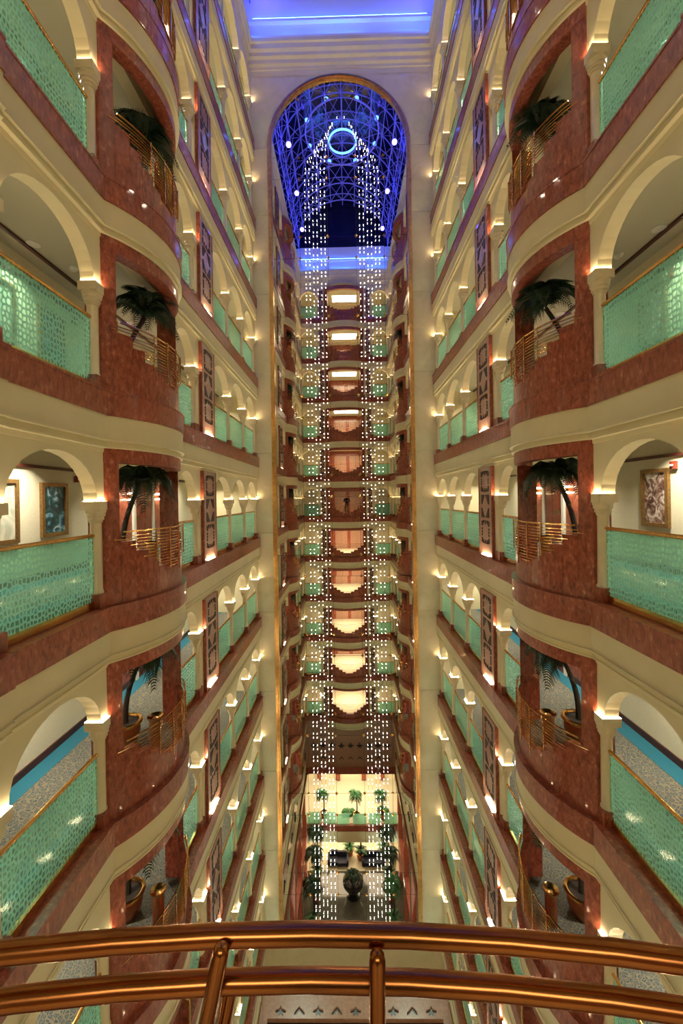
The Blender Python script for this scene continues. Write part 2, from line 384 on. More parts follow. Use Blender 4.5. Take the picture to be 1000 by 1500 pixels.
for s in (-1,1):
    tf = TFS[s]; d = {}
    mb = MB(); arcade(mb, 0.0, M-.004, SPANS, [(6.44,9.08,2.40),(10.62,11.78,-.21)]); d['arcade_wall'] = mb.map(tf).mesh('arcade_wall', CREAM)
    d['fascia'] = sweep(MB(), SIDE_PATH, FASCIA).map(tf).mesh('fascia', CREAM)
    d['marble_slab'] = slab_meshes(tf, SIDE_SEGS)
    arcin = arc_pts(SB.tc,SB.uc,SB.Rw-.1,SB.tc-SB.half+.1,SB.tc+SB.half-.1,14)
    floor_poly = [(0,UI)]+[(arcin[0][0],UI)]+arcin+[(arcin[-1][0],UI),(CORR_END,UI)]
    d['carpet'] = MB().prism(floor_poly+[(CORR_END,5.62),(0,5.62)], -.3, 0).map(tf).mesh('carpet', CARPET)
    d['carpet_border'] = MB().prism([(0,5.625),(CORR_END,5.625),(CORR_END,UB),(0,UB)], -.3, 0).map(tf).mesh('carpet_border', TEALCARPET)
    d['carpet_edge'] = MB().prism([(0,UI),(6.4,UI),(6.4,UI+.12),(0,UI+.12)], -.01, .004).map(tf).mesh('carpet_edge', TEALCARPET)
    arcc = arc_pts(SB.tc,SB.uc,SB.Rw-.02,SB.tc-SB.half+.1,SB.tc+SB.half-.1,14)
    d['ceiling'] = MB().prism([(0,UW0+.02)]+[(arcc[0][0],UW0+.02)]+arcc+[(arcc[-1][0],UW0+.02),(CORR_END,UW0+.02),(CORR_END,UB),(0,UB)], 2.6, 2.68).map(tf).mesh('ceiling', CEIL)
    mb = MB().box(0,CORR_END,UB,UB+.12,0,2.6); mb.box(CORR_END,CORR_END+.1,UC,UB,0,2.6); mb.box(M+.01,CORR_END,UW0,UW1,0,2.6)
    d['corridor_wall'] = mb.map(tf).mesh('corridor_wall', WALLPAPER)
    d['baseboard'] = MB().box(0,CORR_END,UB-.03,UB,0,.14).map(tf).mesh('baseboard', DARKWOOD)
    d['crown_rail'] = [MB().box(0,CORR_END,UB-.05,UB,2.16,2.22).map(tf).mesh('crown_rail', DARKWOOD),
                       MB().box(0,CORR_END,UB-.40,UB-.34,2.55,2.6).map(tf).mesh('crown_rail', DARKWOOD)]
    SM[s] = d
DL_T = [3.8, 7.0, 10.2, 13.4, 16.6, 19.8, 23.0]; DL_U = 5.5
DL_RING = MB().lathe([(.085,-.012),(.11,-.012),(.11,0),(.085,0)], 16).mesh('trim_ring', WHITE)
DL_DISC = MB().lathe([(.08,-.010),(.08,-.004)], 14).mesh('lens', LAMPD)
down_data = bpy.data.lights.new('corridor_downlight', 'AREA'); down_data.shape = 'DISK'; down_data.size = .16
down_data.energy = E_DOWN; down_data.color = (1.0,.90,.70); down_data.spread = math.radians(115)

# lattice pilaster (local: x along, y out of face (-), z) built for tf(t,u,z)
def pilaster_meshes(tf, t0, t1):
    w = t1-t0; c = (t0+t1)/2; uf = 3.875; d = {}
    d['slab'] = [MB().box(t0,t1,uf,UW0+.05,-.205,2.29).map(tf).mesh('marble_panel', ROSE)]
    d['edge'] = [MB().box(t0-.02,t0+.03,uf-.012,UW0+.05,-.205,2.29).map(tf).mesh('edge_strip', RED), MB().box(t1-.03,t1+.02,uf-.012,UW0+.05,-.205,2.29).map(tf).mesh('edge_strip', RED)]
    scr = []; med = []
    hw = w*.30
    def rectscreen(z0, z1):
        mb = MB(); y0, y1 = uf-.014, uf+.01
        mb.box(c-hw,c-hw+.07,y0,y1,z0+.02,z0+.16); mb.box(c+hw-.07,c+hw,y0,y1,z0+.02,z0+.16)
        mb.box(c-hw,c-hw+.07,y0,y1,z1-.16,z1-.02); mb.box(c+hw-.07,c+hw,y0,y1,z1-.16,z1-.02)
        for q in (-hw*.5,0,hw*.5):
            for zz,sg in ((z0,1),(z1,-1)):
                mb.add([(c+q-.06,y0,zz),(c+q+.06,y0,zz),(c+q,y0,zz+sg*.11),(c+q-.06,y1,zz),(c+q+.06,y1,zz),(c+q,y1,zz+sg*.11)],[(0,1,2),(5,4,3),(0,3,4,1),(1,4,5,2),(2,5,3,0)])
        for k in range(3):
            zm = z0+.20+(z1-z0-.40)*(k+.5)/3; hh = (z1-z0-.46)/6
            mb.box(c-hw+.01,c-hw+.06,y0,y1,zm-hh,zm+hh); mb.box(c+hw-.06,c+hw-.01,y0,y1,zm-hh,zm+hh)
        return mb
    def diascreen(z0, z1):
        mb = MB(); y0, y1 = uf-.012, uf+.01; zc = (z0+z1)/2; ih = (z1-z0)/2
        for sx in (-1,1):
            for sz in (-1,1):
                P = [(c+sx*hw, zc+sz*ih), (c+sx*hw*.12, zc+sz*ih), (c+sx*hw*.45, zc+sz*ih*.62), (c+sx*hw*.80, zc+sz*.05), (c+sx*hw, zc+sz*.05)]
                n = len(P)
                mb.add([(a,y0,b) for a,b in P]+[(a,y1,b) for a,b in P],[tuple(range(n)),tuple(range(2*n-1,n-1,-1))]+[(i,(i+1)%n,n+(i+1)%n,n+i) for i in range(n)])
        return mb
    for fn,z0,z1 in ((rectscreen,.15,.80),(diascreen,.88,1.52),(rectscreen,1.60,2.18)):
        scr.append(fn(z0,z1).map(tf).mesh('lattice_screen', BRONZE))
    d['screen'] = scr
    d['uplight'] = [MB().box(c-w*.3,c+w*.3,uf-.028,uf-.006,-.205,-.17).map(tf).mesh('uplight_case', BRASS)]
    d['glow'] = [MB().box(c-w*.28,c+w*.28,uf-.027,uf-.007,-.169,-.166).map(tf).mesh('uplight_strip', LAMPP)]
    return d
PILM = {s: pilaster_meshes(TFS[s], *PIL) for s in (-1,1)}

def palm_meshes():
    fr = []
    for v in range(3):
        rnd = random.Random(v); mb = MB(); n = 30; Lh = .66+.08*v; pts = []
        for i in range(n+1):
            q = i/n; pts.append(Vector((Lh*(math.sin(q*1.25)/1.15), 0, .30*math.sin(q*2.4)-.42*q*q*(1+.25*v))))
        mb.tube(pts, [.009*(1-.7*i/n) for i in range(n+1)], 4)
        for i in range(2,n+1):
            q = i/n; ll = .26*math.sin(PI*min(1,q*.86+.12))+.05
            d = (pts[i]-pts[i-1]).normalized()
            for sd in (-1,1):
                side = Vector((0,sd,0)); tip = pts[i]+side*ll*.80+d*ll*.55+Vector((0,0,-ll*.38-rnd.random()*.09))+Vector((rnd.uniform(-.02,.02),rnd.uniform(-.02,.02),0))
                mid = pts[i]+side*ll*.42+d*ll*.26+Vector((0,0,.01)); wv = d*.019
                mb.add([pts[i]-wv*.5,pts[i]+wv*.5,mid+wv,tip,mid-wv],[(0,1,2,4),(4,2,3)])
        fr.append((mb.mesh('frond', LEAF), mb.mesh('frond', LEAFL)))
    return fr
FROND = palm_meshes()
POT = MB().lathe([(.17,0),(.22,.04),(.27,.22),(.28,.40),(.25,.44)], 20).mesh('pot', COPPER, True)
RIM = MB().tube([(.285*math.cos(2*PI*k/24),.285*math.sin(2*PI*k/24),.46) for k in range(24)], .042, 8, closed=True).mesh('rim', BRASS, True)
SOILM = MB().lathe([(.25,.41),(.25,.445)], 16).mesh('soil', SOIL)
def palm(loc, s, height, label, group=None, lean=.45, nfr=13, low=True, bright=0, cat='palm', scale=1.0, rs=0, lift=0.):
    o = empty('potted_palm', loc); tag(o, label, cat, group); o.scale = (scale,)*3
    link('pot', POT, o); link('rim', RIM, o); link('soil', SOILM, o)
    rnd = random.Random(rs); top = Vector((-s*lean*.75, -.05, height))
    pts = []
    for i in range(9):
        q = i/8; pts.append(Vector((top.x*(q**1.3)+s*.07*math.sin(q*PI), top.y*q, .42+(height-.42)*q)))
    MB().tube(pts, [.062-.022*i/8 for i in range(9)], 8).build('trunk', TRUNK, o, smooth=True)
    for k in range(nfr):
        f = link('frond', FROND[k%3][bright], o, pts[-1]+Vector((0,0,.02-.012*(k%3))))
        f.rotation_euler = (0, rnd.uniform(-.55,.25)-lift, 2*PI*k/nfr+rnd.uniform(-.2,.2))
    if low:
        for k in range(7):
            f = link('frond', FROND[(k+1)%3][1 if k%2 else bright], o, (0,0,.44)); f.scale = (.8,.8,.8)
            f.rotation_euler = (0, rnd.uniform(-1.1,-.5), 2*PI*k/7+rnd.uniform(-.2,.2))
    return o
BIN_B = MB().lathe([(.115,0),(.115,.62)], 18).mesh('bin_body', COPPER, True)
BIN_T = MB().lathe([(.125,.62),(.15,.66),(.15,.68),(.10,.64),(.03,.63)], 18).mesh('ash_bowl', BRASS, True)

def picture(loc, s, w, h, art, label, group=None):
    """hangs on the corridor wall; s=-1 left wall, faces the atrium"""
    o = empty('painting', loc); tag(o, label, 'painting', group)
    f = MB(); b = .075; d0, d1 = (0,.05)
    def bx(y0,y1,z0,z1,dd): f.box(min(0,-s*dd),max(0,-s*dd),y0,y1,z0,z1)
    bx(-w/2,w/2,-h/2,-h/2+b,.06); bx(-w/2,w/2,h/2-b,h/2,.06); bx(-w/2,-w/2+b,-h/2+b,h/2-b,.06); bx(w/2-b,w/2,-h/2+b,h/2-b,.06)
    f.build('picture_frame', GILT, o)
    m = MB().box(min(-s*.005,-s*.03),max(-s*.005,-s*.03),-w/2+b,w/2-b,-h/2+b,h/2-b); m.build('canvas', ART[art], o)
    return o
def door(loc, s, label, group=None, w=.95, h=2.1):
    o = empty('room_door', loc); tag(o, label, 'door', group)
    def bx(y0,y1,z0,z1,d0,d1,name,m): return MB().box(min(-s*d0,-s*d1),max(-s*d0,-s*d1),y0,y1,z0,z1).build(name, m, o)
    leaf = bx(-w/2,w/2,0,h,.0,.04,'door_leaf',DOORRED)
    for z0,z1 in ((.15,.85),(1.0,1.95)):
        for y0,y1 in ((-w/2+.12,-.05),(.05,w/2-.12)): bx(y0,y1,z0,z1,.04,.055,'door_panel',DOORRED).parent = leaf
    for y0,y1,z0,z1 in ((-w/2-.12,-w/2,0,h+.1),(w/2,w/2+.12,0,h+.1),(-w/2,w/2,h,h+.1)): bx(y0,y1,z0,z1,0,.07,'door_jamb',WHITE)
    bx(-w/2+.06,-w/2+.10,.95,1.07,.055,.10,'handle',BRASS).parent = leaf
    return o

cnt = 0
for s in (-1,1):
    sn = SIDE[s]; d = SM[s]
    for L in LEVELS:
        F = FL(L); lv = lvl(L)
        w = struct(empty('wall_%s' % sn, (0,0,F)))
        for k in ('arcade_wall','fascia','corridor_wall','baseboard'): link(k, d[k], w)
        for me in d['crown_rail']: link('crown_rail', me, w)
        for me in d['marble_slab']: link('marble_slab', me, w)
        fl = struct(empty('floor', (0,0,F))); link('carpet', d['carpet'], fl); link('carpet_border', d['carpet_border'], fl); link('carpet_edge', d['carpet_edge'], fl)
        ce = struct(link('ceiling', d['ceiling'], None, (0,0,F)))
        # columns
        for i,t in enumerate(COLS):
            if i < 3:
                c = empty('column', (s*UC,t,0), w)
                link('shaft', SHAFT, c); link('capital', CAP, c); link('base_block', BASE, c); link('uplight_strip', RING, c)
            else:
                c = empty('column', (s*UC,t,F)); column_parts(c)
                tag(c, 'cream column with stepped capital %s, %s arcade, %s' % (COLNAME[i], sn, lv), 'column', '%s arcade columns' % sn)
        # balustrades
        for i,(a,b) in enumerate(BAL):
            if i < 2:
                c = empty('balustrade', (s*UC,(a+b)/2,0), w); bal_parts(c, BALM[i])
            else:
                c = empty('balustrade', (s*UC,(a+b)/2,F)); bal_parts(c, BALM[i])
                tag(c, 'etched teal balustrade, %s, %s side, %s' % (BALNAME[i], sn, lv), 'balustrade', '%s arcade balustrades' % sn)
        # balcony bay
        b = empty('balcony', (0,0,F))
        tag(b, 'curved red marble balcony with stepped parapet, %s wall, %s' % (sn, lv), 'balcony', '%s wall balcony bays' % sn)
        bm_ = BAYM[s]
        for me in bm_['pillar']: link('pillar', me, b)
        link('lintel', bm_['lintel'], b)
        for me in bm_['parapet_slab']: link('parapet_slab', me, b)
        for me in bm_['brass_rod']: link('brass_rod', me, b)
        for me in bm_['brass_post']: link('brass_post', me, b)
        # pilaster
        p = empty('lattice_pilaster', (0,0,F)); tag(p, 'rose marble pilaster with dark lattice screens, %s wall, %s' % (sn, lv), 'pilaster', '%s wall lattice pilasters' % sn)
        pm = PILM[s]
        for me in pm['slab']: link('marble_panel', me, p)
        for me in pm['edge']: link('edge_strip', me, p)
        for me in pm['screen']: link('lattice_screen', me, p)
        for me in pm['uplight']: link('uplight_case', me, p)
        for me in pm['glow']: link('uplight_strip', me, p)
        # downlights
        for i,t in enumerate(DL_T):
            vis = L >= 0 and i in (1,2,3,4)
            o = empty('downlight', (s*DL_U,t,F+2.6), None if vis else w)
            if not vis: o.location = (s*DL_U,t,2.6)
            link('trim_ring', DL_RING, o); link('lens', DL_DISC, o)
            if vis: tag(o, 'round downlight %s, %s corridor ceiling, %s' % (['','nearest the picture edge','behind the balcony','beyond the balcony','nearest the mirror'][i], sn, lv), 'downlight', 'corridor downlights')
            lo = bpy.data.objects.new('lamp', down_data); COL.objects.link(lo); lo.parent = o; lo.location = (0,0,-.03)
        # palms
        if -3 <= L <= 3:
            palm((s*4.62, 8.12, F), s, 1.85 if L <= 0 else 1.75, 'dark green potted palm inside the %s balcony bay, %s' % (sn, lv), 'palms in the balcony bays', lean=.55 if L <= 0 else .75, rs=L*3+s, low=(L > 0), lift=(.45 if L > 0 else 0.))
            o = empty('litter_bin', (s*3.92,7.95,F)); link('bin_body', BIN_B, o); link('ash_bowl', BIN_T, o)
            tag(o, 'copper and brass litter bin, %s balcony bay, %s' % (sn, lv), 'bin', 'litter bins in the balcony bays')
        # doors and pictures
        if -2 <= L <= 3:
            for a,b_ in ((10.2,10.98),(12.24,13.3)): MB().box(*sorted((s*(UB-.02),s*UB)),a,b_,0,2.15).build('marble_cladding', RED, w)
            door((s*UB, 11.6, F), s, 'mahogany door behind the %s balcony bay, %s' % (sn, lv), 'corridor doors')
            door((s*UB, 18.9, F), s, 'dark red door at the far end of the %s corridor, %s' % (sn, lv), 'corridor doors')
            for t,nm in ((10.75,'left' if s < 0 else 'right'),(12.45,'far')):
                sc = empty('wall_sconce', (s*UB,t,F+1.62)); MB().lathe([(.03,-.06),(.05,0),(.03,.06)], 10, (-s*.09,0,0)).build('backplate', BRASS, sc)
                MB().lathe([(.055,.06),(.06,.10)], 10, (-s*.09,0,0)).build('shade', SCONCE, sc); MB().lathe([(.06,-.10),(.055,-.06)], 10, (-s*.09,0,0)).build('shade', SCONCE, sc)
                MB().box(min(0,-s*.09),max(0,-s*.09),-.012,.012,-.012,.012).build('arm', BRASS, sc)
                tag(sc, 'small glowing sconce %s the corridor door, %s side, %s' % ('before' if t < 11 else 'beyond', sn, lv), 'sconce', 'corridor wall sconces')
        if 0 <= L <= 1:
            if s < 0:
                picture((s*UB, 8.05, F+1.35), s, .72, 1.08, 0, 'gilt framed painting of blue and white flowers, left corridor, %s' % lv)
                picture((s*UB, 6.75, F+1.35), s, .80, 1.15, 1, 'gilt framed pale seascape at the left picture edge, %s' % lv)
            else:
                picture((s*UB, 7.80, F+1.40), s, .68, 1.12, 2, 'gilt framed brown figure painting, right corridor, %s' % lv)
                picture((s*UB, 6.60, F+1.35), s, .72, 1.12, 3, 'gilt framed painting cut by the right picture edge, %s' % lv)
            picture((s*UB, 21.4, F+1.35), s, .9, 1.2, 3, 'gilt framed painting at the far end of %s corridor, %s' % (sn, lv))
            o = empty('alarm_box', (s*UB, 7.35 if s > 0 else 8.75, F+2.0)); MB().box(min(0,-s*.06),max(0,-s*.06),-.06,.06,-.07,.07).build('alarm_body', DOORRED, o)
            MB().lathe([(.03,-.015),(.03,.015)], 10, (-s*.07,0,0)).build('alarm_lens', WHITE, o)
            tag(o, 'small dark red alarm box above the painting, %s corridor, %s' % (sn, lv), 'alarm')
        if 1 <= L <= 2:
            o = empty('smoke_detector', (s*5.3, 7.75, F+2.6)); MB().lathe([(.05,-.06),(.08,-.03),(.09,0)], 14).build('detector_body', WHITE, o)
            MB().lathe([(.03,-.075),(.03,-.06)], 10).build('detector_sensor', WHITE, o)
            tag(o, 'round white smoke detector on the %s corridor ceiling, %s' % (sn, lv), 'smoke detector')
o = empty('exit_sign', (-5.2, 17.9, FL(1)+2.25)); MB().box(-.16,.16,-.025,.025,-.1,.1).build('sign_face', EXITM, o); MB().box(-.008,.008,-.008,.008,.1,.35).build('hanger', WHITE, o)
tag(o, 'small glowing teal exit sign hanging in left corridor, one storey above the middle', 'exit sign')

# ------------------------------------------------------------------ the camera's own wall (seen in the mirror)
tf = TFS[0]
NEAR_PATH = [(-3.9,UE),(-1.82,UE)]+arc_pts(NB.tc,NB.uc,NB.R,-1.80,1.70,20)+[(1.72,UE),(3.9,UE)]
NEAR_SEGS = straight_segs(-3.84,-1.80,UE,2)+bay_segs(NB,4)+straight_segs(1.70,3.84,UE,2)
nearM = {}
mb = MB(); arcade(mb, -3.97, 3.97, [(-3.82,-2.42),(2.42,3.82)], [(-1.66,1.66,2.40),(-2.30,-1.66,-.21),(1.66,2.30,-.21)]); nearM['arcade_wall'] = mb.map(tf).mesh('arcade_wall', CREAM)
nearM['fascia'] = sweep(MB(), NEAR_PATH, FASCIA).map(tf).mesh('fascia', CREAM)
nearM['marble_slab'] = slab_meshes(tf, NEAR_SEGS)
nearP = [pilaster_meshes(tf, a, b) for a,b in ((-2.25,-1.85),(1.85,2.25))]
nearB = bal_meshes(1.36, 'x')
ROOMD = 4.0
arcin = arc_pts(NB.tc,NB.uc,NB.Rw-.1,-1.6,1.6,14)
nearM['room_floor'] = MB().prism([(-6,UI),(-1.6,UI)]+arcin+[(1.6,UI),(6,UI),(6,UI+ROOMD),(-6,UI+ROOMD)], -.3, -.005).map(tf).mesh('room_floor', PANEL)
nearM['room_ceiling'] = MB().prism([(-6,UW0+.02),(-1.6,UW0+.02)]+arc_pts(NB.tc,NB.uc,NB.Rw-.02,-1.6,1.6,14)+[(1.6,UW0+.02),(6,UW0+.02),(6,UI+ROOMD),(-6,UI+ROOMD)], 2.6, 2.68).map(tf).mesh('room_ceiling', CEIL)
nearM['room_wall'] = MB().box(-6,6,UI+ROOMD,UI+ROOMD+.1,0,2.6).box(-6.1,-6,UI-.4,UI+ROOMD,0,2.6).box(6,6.1,UI-.4,UI+ROOMD,0,2.6).map(tf).mesh('room_wall', WALLPAPER)
LIFT = [MB().box(a,b,UI+ROOMD-.04,UI+ROOMD,0,2.1).map(tf).mesh('lift_door', ROSE) for a,b in ((-1.2,-.62),(-.6,-.02),(.3,.88),(.9,1.48))]
REDPANEL = MB().box(-2,2,UI+ROOMD-.02,UI+ROOMD-.001,0,2.6).map(tf).mesh('marble_panel', RED)
room_data = bpy.data.lights.new('lobby_ceiling_light', 'AREA'); room_data.shape = 'RECTANGLE'; room_data.size = 2.2; room_data.size_y = 1.2
room_data.energy = E_ROOM; room_data.color = (1.0,.84,.60); room_data.spread = math.radians(170)
room_dim = room_data.copy(); room_dim.energy = E_ROOM*.3
for L in LEVELS:
    F = FL(L); w = struct(empty('wall_near', (0,0,F)))
    for k in ('arcade_wall','fascia','room_wall'): link(k, nearM[k], w)
    for me in nearM['marble_slab']: link('marble_slab', me, w)
    link('room_floor', nearM['room_floor'], w); link('room_ceiling', nearM['room_ceiling'], w); link('marble_panel', REDPANEL, w)
    for me in LIFT: link('lift_door', me, w)
    for pm in nearP:
        for k,n in (('slab','marble_panel'),('screen','lattice_screen')):
            for me in pm[k]: link(n, me, w)
    for x in (-3.1,3.1):
        c = empty('balustrade', (x,UE-UC,0), w); bal_parts(c, nearB)
    for x in (-3.88,-2.36,2.36,3.88):
        c = empty('column', (x,UE-UC,0), w); link('shaft', SHAFT, c); link('capital', CAP, c); link('base_block', BASE, c); link('uplight_strip', RING, c)
    bm_ = BAYM[0]
    for me in bm_['pillar']: link('pillar', me, w)
    link('lintel', bm_['lintel'], w)
    for me in bm_['parapet_slab']: link('parapet_slab', me, w)
    if L != 0:
        for me in bm_['brass_rod'][::2]: link('brass_rod', me, w)
    lo = bpy.data.objects.new('room_lamp', room_data if L else room_dim); COL.objects.link(lo); lo.parent = w; lo.location = (0,-2.1,2.5)
# the railing in front of the camera
r = empty('brass_railing', (0,0,FL(0))); tag(r, 'curved polished brass railing right in front of the camera, bottom of the picture', 'railing')
for k,me in enumerate(BAYM[0]['brass_rod']):
    if k != 2: link('rail', me, r)
def post(x0, x1, y, z0, z1, rad):
    pts = [(x0+(x1-x0)*i/8, y, z0+(z1-z0)*i/8) for i in range(9)]
    k = rad/math.hypot(x1-x0,z1-z0); pts += [(x1+(x1-x0)*k*q, y, z1+(z1-z0)*k*q) for q in (.35,.7,.92)]
    rs = [rad]*9+[rad*.93,rad*.70,rad*.36]
    return MB().tube(pts, rs, 14)
Rr = NB.Rw+.03
ya = UE-NB.u(-.155,Rr)
# posts stand on the camera's side of the rails
post(-.155-.145, -.150, ya-.021, .30, .990, .0092).build('post', BRASSD, r, smooth=True)
post(.018, .026, UE-NB.u(.03,Rr)-.021, .30, .981, .0092).build('post', BRASSD, r, smooth=True)
post(-.155-.118, -.150, ya+.019, .30, .912, .0095).build('post', BRASSD, r, smooth=True)

# ------------------------------------------------------------------ end wall with the tall arched mirror
XM = -0.12; RM = 3.02; ZSP = ZC+15.43; ZB = ZC-18.75
def arch_outline(r, n=36): return [(XM-r,ZB)]+[(XM+r,ZB)]+[(XM+r*math.cos(PI*i/n), ZSP+r*math.sin(PI*i/n)) for i in range(n+1)]
def clip_poly(poly, clip):
    out = poly
    for i in range(len(clip)):
        a, b = clip[i], clip[(i+1)%len(clip)]
        if abs(a[0]-b[0])+abs(a[1]-b[1]) < 1e-9: continue
        ins = lambda p: (b[0]-a[0])*(p[1]-a[1])-(b[1]-a[1])*(p[0]-a[0]) >= -1e-9
        inp, out = out, []
        for j in range(len(inp)):
            p, q = inp[j-1], inp[j]
            if ins(p) != ins(q):
                dx, dz = q[0]-p[0], q[1]-p[1]; den = (b[0]-a[0])*dz-(b[1]-a[1])*dx
                t = -((b[0]-a[0])*(p[1]-a[1])-(b[1]-a[1])*(p[0]-a[0]))/den
                out.append((p[0]+dx*t, p[1]+dz*t))
            if ins(q): out.append(q)
        if not out: return []
    return out
mir = empty('mirror', (XM,M,ZB)); tag(mir, 'huge gilt framed arched mirror of many panels reflecting the atrium', 'mirror')
xs = [-3.2,-1.77,-.54,.70,1.93,3.2]; zs = [ZB-.1]
for L in range(-6,7):
    for zz in (FL(L)+1.55, FL(L)+2.50):
        if ZB+.4 < zz < ZSP+RM-.3: zs.append(zz)
zs.append(ZSP+RM+.1)
outl = arch_outline(RM)
rnd = random.Random(3)
for i in range(5):
    for j in range(len(zs)-1):
        g = .006; x0,x1,z0,z1 = XM+xs[i]+g, XM+xs[i+1]-g, zs[j]+g, zs[j+1]-g
        p = clip_poly([(x0,z0),(x1,z0),(x1,z1),(x0,z1)], outl)
        if len(p) < 3: continue
        cx, cz = (x0+x1)/2, (z0+z1)/2; ax, az = rnd.gauss(0,.0010), rnd.gauss(0,.0006)
        mb = MB().plate([(a-XM,b-ZB) for a,b in p], -.006, .01)
        mb.map(lambda x,y,z: (x, y+(x+XM-cx)*ax+(z+ZB-cz)*az, z))
        mb.build('mirror_panel', MIRROR, mir)
MB().plate([(a-XM,b-ZB) for a,b in arch_outline(RM+.05)], .014, .03).build('backing', DARK, mir)
CLIP = MB().add([(-.075,0,0),(0,0,-.085),(.075,0,0),(0,0,.085),(0,-.03,0)],[(0,1,4),(1,2,4),(2,3,4),(3,0,4),(3,2,1,0)]).mesh('brass_clip', BRASS)
for x in xs[1:-1]:
    for zz in zs[1:-1]:
        if zz < ZSP or math.hypot(x, zz-ZSP) < RM-.1: link('brass_clip', CLIP, mir, (x,-.008,zz-ZB))
# gilded frame: two jambs and an arch
for sx in (-1,1):
    mb = MB(); a, b = sorted((sx*(RM-.06), sx*(RM+.12))); mb.box(a,b,-.09,.02,0,ZSP-ZB)
    a, b = sorted((sx*(RM-.01), sx*(RM+.06))); mb.box(a,b,-.13,-.09,0,ZSP-ZB); mb.build('frame_jamb', GOLD, mir)
mb = MB(); n = 40
for r0,r1,y0,y1 in ((RM-.06,RM+.12,-.09,.02),(RM-.01,RM+.06,-.13,-.09)):
    P = [(r0*math.cos(PI*i/n),r0*math.sin(PI*i/n)) for i in range(n+1)]; Q = [(r1*math.cos(PI*i/n),r1*math.sin(PI*i/n)) for i in range(n+1)]
    for i in range(n):
        q = [P[i],Q[i],Q[i+1],P[i+1]]; mb.plate([(a,b+ZSP-ZB) for a,b in q], y0, y1)
mb.build('frame_arch', BRONZE if False else GOLD, mir)
# end wall of pale marble panels around the mirror
wb = struct(empty('wall_back', (0,M,0)))
XE = 4.4
for L in range(-6,5):
    z0, z1 = max(FL(L), ZB), min(FL(L+1), ZSP)
    if z1 <= z0: continue
    for sx in (-1,1):
        a, b = sorted((sx*(RM+.10)+XM, sx*XE)); MB().box(a,b,0,.06,z0+.006,z1-.006).build('marble_panel', PANEL, wb)
ZCOR = ZC+18.7
mb = MB(); n = 40; R1 = RM+.10
for i in range(n):
    a0, a1 = PI*i/n, PI*(i+1)/n; x0,h0,x1,h1 = XM+R1*math.cos(a0),ZSP+R1*math.sin(a0),XM+R1*math.cos(a1),ZSP+R1*math.sin(a1)
    mb.plate([(x0,h0),(x1,h1),(x1,ZCOR+1.3),(x0,ZCOR+1.3)], 0, .06)
for sx in (-1,1):
    a, b = sorted((XM+sx*R1, sx*XE)); mb.box(a,b,0,.06,ZSP+.006,ZCOR+1.3)
mb.build('spandrel_panel', PANEL, wb)
MB().box(-6,6,.08,.2,0,ZCOR+1.3).build('wall_core', CREAM, wb)
MB().box(-XE,XE,0,.06,12.1,ZB-.01).build('lower_panel', PANEL, wb)
# frieze box, chevrons and glazed front below the mirror
MB().box(-3.95,3.95,-.55,-.0,10.3,12.1).build('frieze_box', ROSE, wb)
MB().box(-3.75,3.75,-.62,-.55,10.3,10.62).build('frieze_beam', BRONZE, wb)
MB().box(-3.95,3.95,-.66,0,10.1,10.3).build('frieze_soffit', DARKWOOD, wb)
CHEV = MB().plate([(-.22,-.1),(0,.16),(.22,-.1),(.15,-.1),(0,.07),(-.15,-.1)], -.03, 0).mesh('chevron', BRONZE)
STAR = MB().plate([(-.22,0),(-.06,.05),(0,.2),(.06,.05),(.22,0),(.08,-.04),(.10,-.16),(0,-.07),(-.10,-.16),(-.08,-.04)], -.03, 0).mesh('floral_motif', BRONZE)
for k in range(-4,5): link('chevron' if k%2 else 'floral_motif', CHEV if k%2 else STAR, wb, (.03+k*.8,-.551,11.1))
for k in range(6):
    x0 = -3.75+k*1.25; MB().box(x0+.03,x0+1.22,-.3,-.27,0.3,10.1).build('glass_pane', SHOPGLASS, wb)
    MB().box(x0-.03,x0+.03,-.34,-.24,0,10.1).build('mullion', BRASS, wb)

# hanging strands of light beads in front of the mirror
YS = M-.04
for k in range(12):
    sd = -1 if k < 6 else 1; q = (5-k) if k < 6 else (k-6)          # q 0 inner .. 5 outer
    X0 = -.02+sd*(.765+.171*q); zt = ZC+13.9; top = Vector((-.02+sd*(.10+.16*q), YS, ZC+16.75-.28*q)); 
    pts = [Vector((X0,YS,ZB+.1)), Vector((X0,YS,zt))]
    n = 16; P0, P1, P2 = Vector((X0,YS,zt)), Vector((X0,YS,zt+(top.z-zt)*.85)), top
    crv = [P0*(1-t)**2+P1*2*t*(1-t)+P2*t*t for t in [i/n for i in range(1,n+1)]]
    apex = Vector((-.02+sd*.02*q, YS, ZSP+RM-.05))
    st = empty('light_strand', (X0,YS,ZB+.1)); og = Vector((X0,YS,ZB+.1))
    tag(st, 'hanging strand of white light beads before mirror, %s from the %s end' % (['first','second','third','fourth','fifth','sixth'][k if k < 6 else 11-k], 'left' if k < 6 else 'right'), 'string lights', 'strands of light beads')
    MB().tube([p-og for p in pts+crv+[apex]], .0022, 4).build('wire', DARK, st)
    full = pts+crv; bm_ = MB(); acc = 0.; ph = .25 if q in (2,3) else 0.; spots = []
    total = sum((full[i+1]-full[i]).length for i in range(len(full)-1)); d = ph
    while d < total:
        spots += [d, d+.17]; d += .507
    i = 0; base = 0.
    for dd in spots:
        if dd > total: break
        while i < len(full)-2 and base+(full[i+1]-full[i]).length < dd: base += (full[i+1]-full[i]).length; i += 1
        sg = full[i+1]-full[i]; p = full[i]+sg*((dd-base)/sg.length)-og; r_ = .0135
        bm_.add([p+Vector(v)*r_ for v in ((1,0,0),(-1,0,0),(0,1,0),(0,-1,0),(0,0,1),(0,0,-1))],[(0,2,4),(2,1,4),(1,3,4),(3,0,4),(2,0,5),(1,2,5),(3,1,5),(0,3,5)])
    ob = bm_.build('light_bead', BEAD, st); ob['kind'] = 'stuff'

